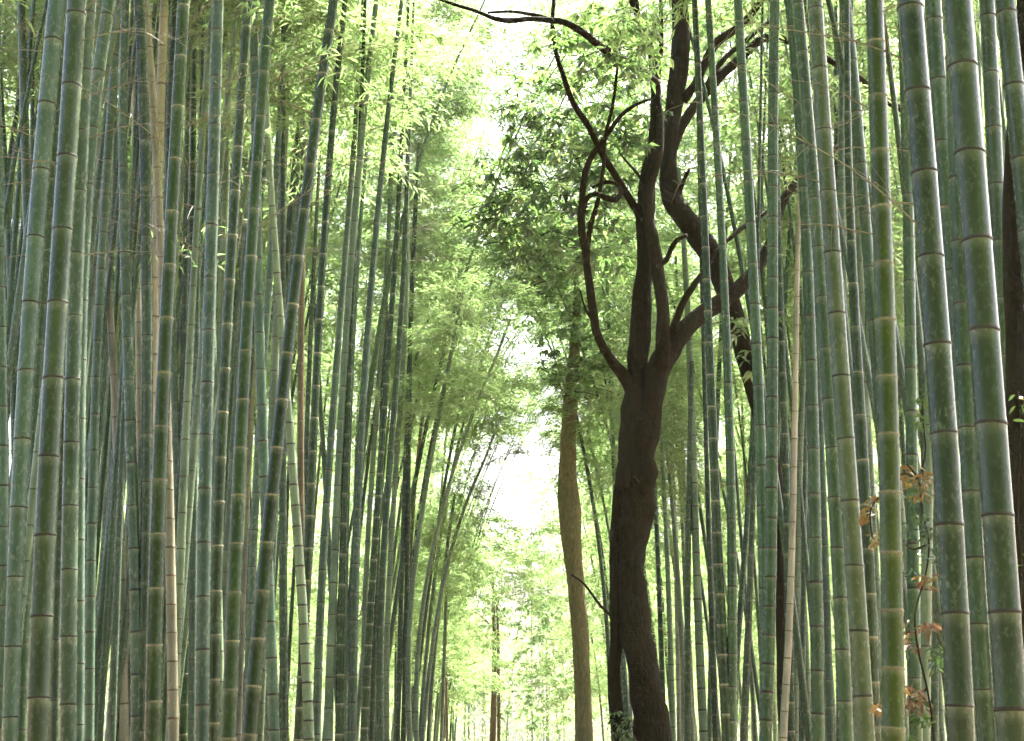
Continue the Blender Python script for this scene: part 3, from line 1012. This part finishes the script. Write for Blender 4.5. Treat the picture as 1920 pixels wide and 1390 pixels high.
# ------------------------------------------------------------------ trees
def catmull(pts, n=6):
    pts = np.asarray(pts, float)
    P = np.vstack([2 * pts[0] - pts[1], pts, 2 * pts[-1] - pts[-2]])
    out = []
    for i in range(1, len(P) - 2):
        for t in np.linspace(0, 1, n, endpoint=False):
            a, b, c, d = P[i - 1], P[i], P[i + 1], P[i + 2]
            out.append(0.5 * (2 * b + (c - a) * t + (2 * a - 5 * b + 4 * c - d) * t ** 2 + (3 * b - a - 3 * c + d) * t ** 3))
    out.append(P[-2])
    return np.array(out)


def limb(name, pts, D, root, base, mat, sides=14, seed=0, bump=0.06, ground=False):
    """pts: (x, y, width[, depth offset]) along a limb in the photograph"""
    g = np.random.default_rng(seed)
    rows = []
    for p in pts:
        dd = p[3] if len(p) > 3 else 0.0
        q, t = unproject(p[0], p[1], D + dd)
        rows.append([q[0], q[1], q[2], p[2] * 0.5 / F * t])
    if ground:
        r0 = rows[0]
        k = (r0[0] - rows[1][0]) / max(0.05, rows[1][2] - r0[2]) * 0.3
        rows.insert(0, [r0[0] + k * r0[2] * 0.5, r0[1], r0[2] * 0.35, r0[3] * 1.08])
        rows.insert(0, [r0[0] + k * r0[2], r0[1], -0.15, r0[3] * 1.7])
    C = catmull(rows, 6)
    pos, rd = C[:, :3], np.maximum(C[:, 3], 0.004)
    v, f = tube(pos, rd, sides)
    v = np.array(v)
    n = len(pos)
    ph = g.uniform(0, 6.28, 6)
    s = np.arange(n) / 6.0
    ang = np.arange(sides) / sides * 2 * math.pi
    k = 1 + bump * (np.sin(s[:, None] * 2.1 + 2 * ang[None] + ph[0]) + 0.7 * np.sin(s[:, None] * 4.3 + 3 * ang[None] + ph[1]) + 0.5 * np.sin(s[:, None] * 7.9 + ang[None] + ph[2]))
    ctr = np.repeat(pos, sides, axis=0)
    v = ctr + (v - ctr) * k.reshape(-1, 1)
    o = link(name, mesh_from(name, v - base, f, [mat]), root)
    return pos


def tree_root(name, label, px, py, D):
    q, _ = unproject(px, py, D)
    b = np.array([q[0], D, 0.0])
    return thing(name, label, 'tree', b.tolist()), b


DT = 16.0
tree, tb = tree_root('crooked_tree', 'dark crooked evergreen tree with many twisting limbs at the edge of the path', 1222, 1390, DT)
limb('trunk', [(1224, 1395, 68), (1217, 1330, 64), (1205, 1250, 61), (1193, 1180, 57), (1186, 1100, 50), (1185, 1040, 51), (1192, 985, 58), (1196, 930, 62), (1193, 880, 65), (1186, 830, 50), (1188, 770, 46), (1194, 710, 40), (1199, 640, 38), (1204, 560, 36), (1210, 480, 33), (1210, 400, 32), (1215, 330, 29), (1226, 270, 23), (1230, 200, 19), (1226, 130, 17), (1214, 70, 14), (1190, 15, 12), (1165, -60, 9)], DT, tree, tb, M_BARK, 22, 1, 0.075, True)
limb('trunk', [(1164, 1395, 24), (1156, 1340, 26), (1151, 1270, 25), (1156, 1200, 25), (1157, 1120, 27), (1157, 1040, 30), (1162, 960, 32), (1172, 900, 34), (1178, 860, 30)], DT + 0.1, tree, tb, M_BARK, 14, 2, 0.05, True)
LIMBS = [
    [(1204, 860, 44, -.05), (1215, 800, 46, -.1), (1222, 750, 45, -.1), (1236, 690, 46, -.1), (1256, 655, 42), (1290, 612, 36, .1), (1330, 580, 32, .2), (1380, 546, 29, .3), (1420, 500, 24, .4), (1450, 445, 20, .5), (1464, 388, 17, .6), (1488, 348, 15, .7), (1540, 300, 13, 1), (1620, 240, 10, 1.4)],
    [(1240, 690, 30, -.25), (1243, 640, 27, -.3), (1242, 570, 25, -.3), (1232, 500, 24, -.25), (1224, 450, 24, -.2), (1216, 405, 22, -.15), (1217, 350, 20, -.2), (1234, 290, 18, -.2), (1238, 230, 15, -.1), (1232, 160, 12), (1240, 80, 9), (1238, -30, 7)],
    [(1258, 640, 18), (1268, 600, 15, -.1), (1284, 562, 13, -.2), (1302, 534, 11, -.3), (1320, 508, 9, -.3), (1345, 470, 7, -.4), (1395, 425, 9, -.2), (1440, 396, 8, 0)],
    [(1188, 740, 26), (1174, 712, 24, -.1), (1150, 680, 20, -.2), (1124, 638, 17, -.3), (1113, 592, 16, -.4), (1104, 525, 15, -.4), (1097, 470, 14, -.4), (1090, 425, 14, -.5), (1091, 380, 13, -.5), (1096, 330, 12, -.6), (1110, 292, 11, -.6), (1133, 262, 9, -.7), (1160, 222, 8, -.7), (1190, 198, 6, -.8), (1222, 186, 4, -.8)],
    [(1101, 490, 9, -.4), (1106, 430, 9, -.5), (1120, 380, 8, -.6), (1131, 320, 7, -.6), (1134, 265, 7, -.7), (1150, 190, 6, -.8), (1160, 105, 5, -.9), (1170, 30, 4, -1)],
    [(1206, 425, 16), (1196, 400, 15, -.1), (1162, 342, 13, -.2), (1131, 292, 13, -.3), (1106, 242, 12, -.4), (1074, 191, 11, -.5), (1056, 141, 10, -.6), (1043, 100, 9, -.7), (1036, 40, 8, -.8), (1042, -30, 7, -.9)],
    [(1093, 395, 11, -.5), (1100, 372, 10, -.6), (1118, 364, 10, -.7), (1136, 371, 11, -.75), (1154, 374, 11, -.75), (1164, 360, 9, -.7), (1156, 345, 8, -.6), (1136, 342, 8, -.5), (1110, 352, 5, -.5)],
    [(1230, 155, 18), (1202, 133, 17, -.6), (1161, 108, 16, -1.2), (1126, 88, 15, -1.7), (1096, 63, 14, -1.9), (1061, 43, 12, -1.9), (1030, 38, 11, -1.8), (990, 36, 10, -1.7), (955, 39, 10, -1.6), (925, 34, 9, -1.5), (890, 20, 7, -1.4), (850, 8, 6, -1.5), (800, -10, 4, -1.6)],
    [(1040, 42, 9, -1), (1010, 30, 8, -1.1), (960, 22, 6, -1.2), (915, 24, 5, -1.3)],
    [(1240, 495, 11, -.2), (1250, 486, 10, -.3), (1266, 454, 9, -.4), (1288, 441, 7, -.5)],
    [(1226, 120, 10), (1208, 60, 9, -.2), (1196, 20, 8, -.3), (1190, -40, 6, -.4)],
    [(1206, 925, 26, -.12), (1213, 900, 34, -.16), (1214, 878, 36, -.16), (1208, 855, 24, -.1)],
    [(1170, 915, 22, -.14), (1168, 890, 30, -.16), (1172, 862, 22, -.12)],
    [(1196, 905, 9, -.36), (1190, 897, 6, -.42), (1183, 893, 4, -.46)],
    [(1216, 352, 7, -.1), (1190, 320, 6, -.3), (1172, 300, 4, -.4), (1160, 285, 3, -.5)],
    [(1110, 600, 6, -.4), (1096, 575, 4, -.5), (1088, 545, 3, -.5)],
    [(1158, 1168, 6), (1138, 1148, 5, -.2), (1121, 1130, 5, -.3), (1096, 1096, 4, -.5), (1072, 1078, 3, -.6)],
]
for i, L_ in enumerate(LIMBS):
    limb('branch', L_, DT, tree, tb, M_BARK, 12 if L_[0][2] > 15 else 8, 10 + i, 0.05)

DT2 = 17.2
tree2, tb2 = tree_root('slanting_tree', 'dark tree slanting up behind bamboo and crossing over the crooked tree', 1474, 1390, DT2)
limb('trunk', [(1476, 1395, 30), (1469, 1250, 27), (1467, 1100, 26), (1464, 980, 27), (1450, 870, 29), (1424, 770, 31), (1400, 680, 33), (1380, 600, 36), (1356, 530, 39), (1325, 465, 42), (1290, 418, 42), (1262, 375, 41), (1254, 330, 33), (1256, 270, 30), (1266, 180, 33), (1277, 90, 34), (1274, 0, 32), (1272, -80, 28)], DT2, tree2, tb2, M_BARK, 16, 40, 0.05, True)
LIMBS2 = [
    [(1258, 285, 22), (1276, 240, 20, .1), (1302, 200, 19, .2), (1343, 150, 20, .3), (1390, 108, 18, .4), (1440, 70, 16, .5), (1510, 90, 13, .6), (1600, 140, 12, .7), (1680, 200, 12, .8), (1760, 230, 10, 1)],
    [(1280, 190, 18), (1305, 155, 17, -.1), (1340, 85, 17, -.2), (1388, 48, 15, -.3), (1425, 5, 13, -.4), (1450, -50, 10, -.5)],
    [(1300, 205, 10, .2), (1350, 120, 10, .3), (1400, 75, 9, .4), (1470, 20, 7, .5)],
    [(1256, 372, 20, -.1), (1249, 366, 15, -.2), (1243, 358, 8, -.3)],
    [(1272, 365, 8), (1284, 335, 7, -.2), (1292, 318, 6, -.3)],
]
for i, L_ in enumerate(LIMBS2):
    limb('branch', L_, DT2, tree2, tb2, M_BARK, 10, 60 + i, 0.06)

tree3, tb3 = tree_root('tan_tree', 'tan olive-barked straight tree trunk standing in bright light on the path side', 1094, 1390, 26.0)
limb('trunk', [(1095, 1395, 34), (1092, 1280, 32), (1088, 1190, 32), (1082, 1120, 31), (1074, 1040, 36), (1068, 960, 42), (1064, 890, 34), (1066, 820, 30), (1069, 760, 27), (1074, 700, 24), (1078, 640, 20), (1082, 560, 14), (1084, 480, 8)], 26.0, tree3, tb3, M_BARK2, 16, 80, 0.035, True)

tree4, tb4 = tree_root('slim_tree', 'slim reddish-brown tree far along the path with a leafy crown', 925, 1390, 44.0)
limb('trunk', [(924, 1395, 12), (926, 1300, 10), (927, 1200, 8), (925, 1130, 6), (923, 1060, 4)], 44.0, tree4, tb4, M_BARK3, 10, 90, 0.05, True)
limb('trunk', [(935, 1395, 7), (935, 1300, 6), (934, 1200, 6), (931, 1120, 4)], 44.4, tree4, tb4, M_BARK3, 8, 91, 0.05, True)
limb('branch', [(926, 1180, 4), (895, 1150, 3), (880, 1155, 3), (860, 1170, 2)], 44.0, tree4, tb4, M_BARK3, 6, 93, 0.03)

q5, _ = unproject(1905, 1390, 7.6)
tree5, tb5 = tree_root('dark_trunk', 'nearly black trunk glimpsed between the leaning grey-green culms', 1912, 1390, 7.6)
limb('trunk', [(1918, 1395, 44), (1908, 1000, 40), (1906, 700, 40), (1902, 500, 40), (1905, 300, 42), (1922, 100, 42), (1930, -60, 40)], 7.6, tree5, tb5, M_BARK, 14, 95, 0.05, True)


# ---- broad leaves
def broad_leaf_mesh(name, mat):
    prof = [(0, 0.0), (0.18, 0.11), (0.45, 0.17), (0.75, 0.11), (1.0, 0.0)]
    v, f = [], []
    for t, wd in prof:
        z = -0.16 * t * t
        v += [(t, -wd, z + 0.35 * wd), (t, 0, z), (t, wd, z + 0.35 * wd)]
    for i in range(4):
        a, b = i * 3, i * 3 + 3
        f += [(a, a + 1, b + 1, b), (a + 1, a + 2, b + 2, b + 1)]
    return mesh_from(name, v, f, [mat])


LEAF = broad_leaf_mesh('leaf', M_TLEAF)
VLEAF = broad_leaf_mesh('leaf', M_VLEAF)


def leaf_obj(me, parent, base, P, d, roll, size, colour=None):
    o = link('leaf', me, parent, (np.asarray(P) - base).tolist())
    o.rotation_mode = 'QUATERNION'
    o.rotation_quaternion = Vector(d).to_track_quat('X', 'Z') @ Quaternion((1, 0, 0), roll)
    o.scale = (size, size * random.uniform(0.85, 1.25), size)
    if colour:
        o.color = (*colour, 1)
    return o


def crown(regions, D, root, base, per, seed, llen, mat, name='crown', nobj=0, spread=1.0):
    """regions: (x, y, rx, ry, clusters, depth offset): whorls of leaves on short twigs"""
    g = np.random.default_rng(seed)
    B, Dr, tv, tf = [], [], [], []
    singles = []
    for (x, y, rx, ry, n, dd) in regions:
        for i in range(n):
            a, r = g.uniform(0, 6.28), math.sqrt(g.random())
            px, py = x + rx * r * math.cos(a), y + ry * r * math.sin(a)
            P, t = unproject(px, py, D + dd + g.normal(0, 0.45) * spread)
            td = np.array([g.normal(0, 1), g.normal(0, 1), g.uniform(-0.3, 0.5)])
            td /= np.linalg.norm(td)
            L = g.uniform(0.18, 0.42) * spread
            pts = np.array([P - td * L, P - td * L * 0.5 + np.array([0, 0, 0.02]), P])
            v, f = tube(pts, [0.006, 0.004, 0.002], 3, False)
            o = len(tv)
            tv += [q - base for q in v]
            tf += [tuple(k + o for k in q) for q in f]
            m = int(g.integers(per[0], per[1]))
            for j in range(m):
                k = g.uniform(0.0, 0.5) ** 1.5
                b = P - td * L * k
                az = g.uniform(0, 6.28)
                d = np.array([math.cos(az), math.sin(az), g.uniform(-1.0, 0.1)]) + td * 0.5
                if len(singles) < nobj:
                    singles.append((b, d, g.uniform(*llen)))
                else:
                    B.append(b - base)
                    Dr.append(d)
    tri = []
    for q in tf:
        tri += [(q[0], q[1], q[2]), (q[0], q[2], q[3])]
    V, Fx, MI = [np.array(tv)], [np.array(tri)], [np.ones(len(tri), int)]
    nv = len(tv)
    if B:
        B, Dr = np.array(B), np.array(Dr)
        n = len(B)
        ln = g.uniform(llen[0], llen[1], n)
        v, f = leaf_arrays(B, Dr, ln, ln * 0.36, np.stack([g.normal(0, .35, n), g.normal(0, .35, n), np.ones(n)], axis=1), 0.18)
        V.append(v)
        Fx.append(f + nv)
        MI.append(np.zeros(len(f), int))
    me = mesh_from(name, np.concatenate(V), np.concatenate(Fx), [mat, M_BARK], np.concatenate(MI), False)
    c = link(name, me, root)
    c['kind'] = 'stuff'
    for b, d, s in singles:
        leaf_obj(LEAF, c, base, b, d, random.uniform(-0.4, 0.4), s)
    return c


crown([(1110, 65, 70, 45, 34, -1.3), (1180, 60, 60, 45, 26, -1.4), (1160, 130, 55, 30, 22, -1.3), (1215, 110, 30, 40, 8, -1.2),
       (1110, 130, 50, 25, 6, -1.3)], DT, tree, tb, (7, 12), 3, (0.10, 0.16), M_TLEAF, 'leaf_cluster', 300)
crown([(985, 240, 60, 70, 26, 0.4), (950, 340, 80, 60, 34, 0.5), (1030, 310, 100, 80, 66, 0.6), (1120, 260, 100, 80, 66, 0.8),
       (1170, 330, 60, 90, 40, 0.8), (1010, 410, 110, 70, 66, 0.5), (920, 405, 70, 35, 24, 0.3), (1040, 485, 75, 45, 26, 0.4),
       (1130, 450, 50, 70, 26, 0.8), (1000, 170, 60, 50, 12, 0.6), (1190, 220, 60, 60, 36, 1.0), (1100, 180, 80, 50, 26, 0.9),
       (1060, 120, 70, 70, 18, 0.9), (1150, 60, 80, 60, 22, 1.0)],
      DT, tree, tb, (7, 12), 4, (0.10, 0.175), M_TLEAF)
crown([(1385, 640, 18, 50, 9, -1.0), (1392, 600, 14, 14, 4, -1.0), (1468, 600, 12, 30, 6, -1.0), (1400, 690, 10, 20, 3, -1.0)], DT2, tree2, tb2, (5, 8), 5, (0.09, 0.15), M_TLEAF, 'leaf_cluster')
crown([(1420, 60, 140, 70, 70, 1.0), (1600, 160, 140, 90, 60, 1.4), (1350, 250, 80, 70, 30, 1.2)], DT2, tree2, tb2, (7, 11), 6, (0.09, 0.15), M_TLEAF)
crown([(930, 1020, 80, 60, 46, 0), (990, 1090, 100, 70, 80, 0), (1030, 1160, 50, 50, 24, 0), (870, 1120, 60, 60, 36, 0),
       (950, 1180, 90, 45, 44, 0), (920, 1280, 90, 50, 40, -2), (1010, 1260, 70, 60, 40, -2), (970, 1350, 110, 30, 40, 3)], 44.0, tree4, tb4, (12, 20), 7, (0.12, 0.22), M_PLEAF, 'crown', 0, 3.0)
crown([(1080, 660, 70, 70, 70, -0.6), (1050, 560, 70, 70, 60, -0.4), (1100, 560, 50, 80, 40, -0.5), (1075, 720, 40, 25, 26, -0.8)], 26.0, tree3, tb3, (10, 16), 8, (0.09, 0.16), M_BLEAF, 'crown', 0, 1.5)

bq, _ = unproject(1168, 1390, 15.6)
bb = np.array([bq[0], 15.6, 0])
bush = thing('undergrowth_shrub', 'small glossy-leaved shrub at the foot of the crooked tree', 'shrub', bb.tolist())
limb('stem', [(1170, 1405, 5), (1166, 1370, 4), (1160, 1345, 3)], 15.6, bush, bb, M_BARK, 6, 99, 0.03, True)
limb('stem', [(1172, 1405, 4), (1176, 1372, 3), (1181, 1350, 2)], 15.6, bush, bb, M_BARK, 6, 98, 0.03, True)
crown([(1160, 1350, 20, 18, 14, 0), (1166, 1385, 22, 18, 16, 0)], 15.6, bush, bb, (6, 9), 12, (0.05, 0.085), M_TLEAF, 'foliage', 0, 0.4)

# ------------------------------------------------------------------ vine with orange and green leaves
DV = 7.0
vq, _ = unproject(1725, 1390, DV)
vb = np.array([vq[0], DV, 0])
vine = thing('climbing_vine', 'twining vine with orange and dark green leaves between the olive and dark-mottled culms', 'vine', vb.tolist())
limb('stem', [(1752, 1395, 4), (1740, 1300, 4), (1722, 1220, 4), (1716, 1150, 3), (1735, 1080, 3), (1742, 1020, 3), (1730, 960, 3), (1722, 900, 3), (1700, 870, 2)], DV, vine, vb, M_BARK, 6, 110, 0.02, True)
limb('stem', [(1742, 1020, 3), (1715, 1030, 3), (1698, 1022, 2)], DV, vine, vb, M_BARK, 6, 111, 0.02)
limb('stem', [(1722, 900, 3), (1690, 890, 2), (1650, 930, 2), (1632, 960, 2), (1636, 1010, 2)], DV - 0.05, vine, vb, M_BARK, 6, 112, 0.02)
limb('stem', [(1738, 1290, 3), (1715, 1320, 2), (1690, 1330, 2), (1655, 1320, 2)], DV, vine, vb, M_BARK, 6, 113, 0.02)
OR, YE, GR, TE, RU = (0.20, 0.12, 0.035), (0.21, 0.155, 0.04), (0.06, 0.125, 0.025), (0.035, 0.085, 0.05), (0.16, 0.085, 0.045)
for (x, y, rx, ry, n, cs, s) in [
        (1712, 890, 32, 18, 10, (OR, YE, OR), (0.055, 0.085)), (1730, 920, 26, 18, 9, (OR, YE, GR), (0.05, 0.08)),
        (1637, 930, 10, 12, 3, (YE, OR), (0.05, 0.07)), (1627, 962, 16, 14, 5, (YE, OR), (0.055, 0.085)), (1638, 1010, 9, 12, 4, (YE, YE), (0.06, 0.085)),
        (1715, 930, 16, 20, 7, (TE, GR), (0.05, 0.07)), (1725, 985, 34, 24, 16, (TE, TE, GR), (0.04, 0.065)), (1742, 1030, 22, 26, 12, (TE, TE), (0.035, 0.055)),
        (1705, 1075, 10, 12, 5, (TE, TE), (0.035, 0.05)), (1740, 1085, 22, 14, 8, (OR, RU, TE), (0.045, 0.07)),
        (1742, 1175, 18, 12, 8, (RU, RU), (0.05, 0.08)), (1700, 1185, 10, 26, 6, (RU, OR), (0.04, 0.06)), (1712, 1215, 16, 12, 7, (TE, RU), (0.04, 0.06)),
        (1756, 1230, 14, 26, 12, (GR, GR, TE), (0.045, 0.07)), (1712, 1300, 22, 20, 10, (RU, OR), (0.05, 0.08)), (1720, 1325, 22, 20, 10, (RU, OR, GR), (0.05, 0.08)),
        (1647, 1325, 10, 14, 5, (RU, OR), (0.05, 0.07)), (1736, 1345, 16, 16, 6, (GR, GR), (0.05, 0.075)), (1704, 1378, 8, 10, 3, (GR, GR), (0.05, 0.07)),
        (1729, 750, 10, 10, 4, (GR, GR), (0.05, 0.075)), (1727, 790, 12, 10, 5, (GR, GR), (0.05, 0.07))]:
    for i in range(int(n * 3.6)):
        a, r = random.uniform(0, 6.28), math.sqrt(random.random())
        P, _ = unproject(x + rx * r * math.cos(a), y + ry * r * math.sin(a), DV + random.uniform(-0.12, 0.12))
        d = (random.gauss(0, 1), random.gauss(0, 0.7), random.uniform(-1.1, 0.2))
        leaf_obj(VLEAF, vine, vb, P, d, random.uniform(-0.8, 0.8), random.uniform(*s) * 0.85, random.choice(cs))
limb('stem', [(1722, 900, 2), (1735, 850, 2), (1731, 790, 2), (1729, 745, 1.5)], DV, vine, vb, M_BARK, 6, 114, 0.02)

# second sprig by the dark trunk
v2q, _ = unproject(1912, 1390, 5.9)
v2b = np.array([v2q[0], 5.9, 0])
vine2 = thing('climbing_vine', 'sparse green and yellow vine beside the nearly black trunk', 'vine', v2b.tolist())
limb('stem', [(1914, 1395, 3), (1909, 1250, 3), (1915, 1080, 3), (1908, 950, 3), (1913, 820, 3), (1908, 735, 2)], 5.9, vine2, v2b, M_BARK, 6, 120, 0.02, True)
for (x, y, n, cs) in [(1910, 740, 4, (YE, GR)), (1912, 765, 4, (GR, GR)), (1907, 790, 2, (GR, GR)), (1911, 1038, 3, (GR, GR)), (1912, 1070, 2, (GR, GR))]:
    for i in range(n):
        P, _ = unproject(x + random.uniform(-9, 9), y + random.uniform(-10, 10), 5.9 + random.uniform(-0.05, 0.05))
        leaf_obj(VLEAF, vine2, v2b, P, (random.gauss(0, 1), random.gauss(0, 0.5), random.uniform(-1, 0.2)), random.uniform(-0.7, 0.7), random.uniform(0.04, 0.065), random.choice(cs))


# ------------------------------------------------------------------ bare twigs and low leaf sprays on the culms
def side_branch(rt, z, az, L, leafy, seed):
    root, base, curve, rad, D, wmax, side, H, kind = rt
    g = np.random.default_rng(seed)
    P0 = curve(z)
    d = np.array([math.cos(az), math.sin(az) * 0.6, g.uniform(0.25, 0.95)])
    d /= np.linalg.norm(d)
    V, Fx, MI = [], [], []
    nv = 0

    def add(v, f, m):
        nonlocal nv
        tri = []
        for q in f:
            tri += [(q[0], q[1], q[2]), (q[0], q[2], q[3])]
        V.append(np.array(v))
        Fx.append(np.array(tri) + nv)
        MI.append(np.full(len(tri), m))
        nv += len(v)
    ts = np.linspace(0, 1, 8)
    bend = g.normal(0, 0.10, 3)
    main = P0 + d * (L * ts)[:, None] + bend * (L * ts ** 2)[:, None] - np.array([0, 0, 0.22]) * (L * ts ** 2)[:, None]
    main += np.cumsum(g.normal(0, 0.008, (8, 3)), axis=0)
    main[0] = P0
    r0 = min(0.0048, rad(z) * 0.16)
    v, f = tube(main - base, r0 * (1 - 0.75 * ts), 5, False)
    add(v, f, 1)
    lb, ld = [], []
    for j in range(1, 8):
        for s in range(2):
            dd = d * 0.8 + g.normal(0, 0.6, 3)
            dd /= np.linalg.norm(dd)
            l2 = L * g.uniform(0.12, 0.38) * (1.1 - j / 10)
            t2 = np.linspace(0, 1, 4)
            tw = main[j] + dd * (l2 * t2)[:, None] - np.array([0, 0, 0.25]) * (l2 * t2 ** 2)[:, None]
            v, f = tube(tw - base, r0 * 0.42 * (1 - 0.6 * t2), 3, False)
            add(v, f, 1)
            for q in range(int(leafy * 9)):
                b = tw[-1] - (tw[-1] - tw[1]) * g.uniform(0, 1)
                lb.append(b - base)
                x = dd + g.normal(0, 0.6, 3)
                x[2] -= 0.35
                ld.append(x)
    o = link('branch', mesh_from('branch', np.concatenate(V), np.concatenate(Fx), [M_BLEAF, M_TWIG], np.concatenate(MI), False), root)
    if lb:
        n = len(lb)
        ln = g.uniform(0.07, 0.12, n)
        v, f = leaf_arrays(np.array(lb), np.array(ld), ln, ln * 0.17, np.stack([g.normal(0, .5, n), g.normal(0, .5, n), np.ones(n)], axis=1))
        s_ = link('leaf_spray', mesh_from('leaf_spray', v, f, [M_BLEAF], None, False), o, kind='stuff')


k = 0
for rt in ALLROOTS:
    root, base, curve, rad, D, wmax, side, H, kind = rt
    if wmax < 9 or D > 26:
        continue
    for py in np.arange(-20, 520, 46):
        if random.random() > (0.32 if side == 'left' else 0.10):
            continue
        z = unproject(960, py, D)[0][2]
        P = curve(z)
        px = project(P)[0]
        if 900 < px < 1240:
            continue
        leafy = 0
        if side == 'left' and 430 < px and py < 300 and random.random() < 0.5:
            leafy = random.uniform(0.5, 1.0)
        elif side == 'right' and px < 1420 and py < 260 and random.random() < 0.7:
            leafy = 0.7
        elif random.random() < 0.12 and D > 9.5:
            leafy = 0.3
        k += 1
        side_branch(rt, z, random.uniform(-0.6, 0.6) + (0 if random.random() < 0.6 else math.pi), random.uniform(0.5, 1.25), leafy, 1000 + k)

# ------------------------------------------------------------------ the bright damp air of the grove
hm = bpy.data.materials.new('haze')
hm.use_nodes = True
hm.node_tree.nodes.clear()
pv = hm.node_tree.nodes.new('ShaderNodeVolumePrincipled')
pv.inputs['Color'].default_value = (0.95, 1.0, 0.92, 1)
pv.inputs['Density'].default_value = 0.0004
pv.inputs['Anisotropy'].default_value = 0.35
ho = hm.node_tree.nodes.new('ShaderNodeOutputMaterial')
hm.node_tree.links.new(pv.outputs[0], ho.inputs['Volume'])
X, Y0, Y1, Z0, Z1 = 402, -402, 402, -1.2, 19.0
hv = [(x, y, z) for z in (Z0, Z1) for y in (Y0, Y1) for x in (-X, X)]
link('haze', mesh_from('haze', hv, [(0, 2, 3, 1), (4, 5, 7, 6), (0, 1, 5, 4), (2, 6, 7, 3), (0, 4, 6, 2), (1, 3, 7, 5)], [hm], None, False), kind='stuff')
sc.cycles.volume_bounces = 0

print('objects', len(bpy.data.objects), 'culms', len(ALLROOTS), 'branches', k)
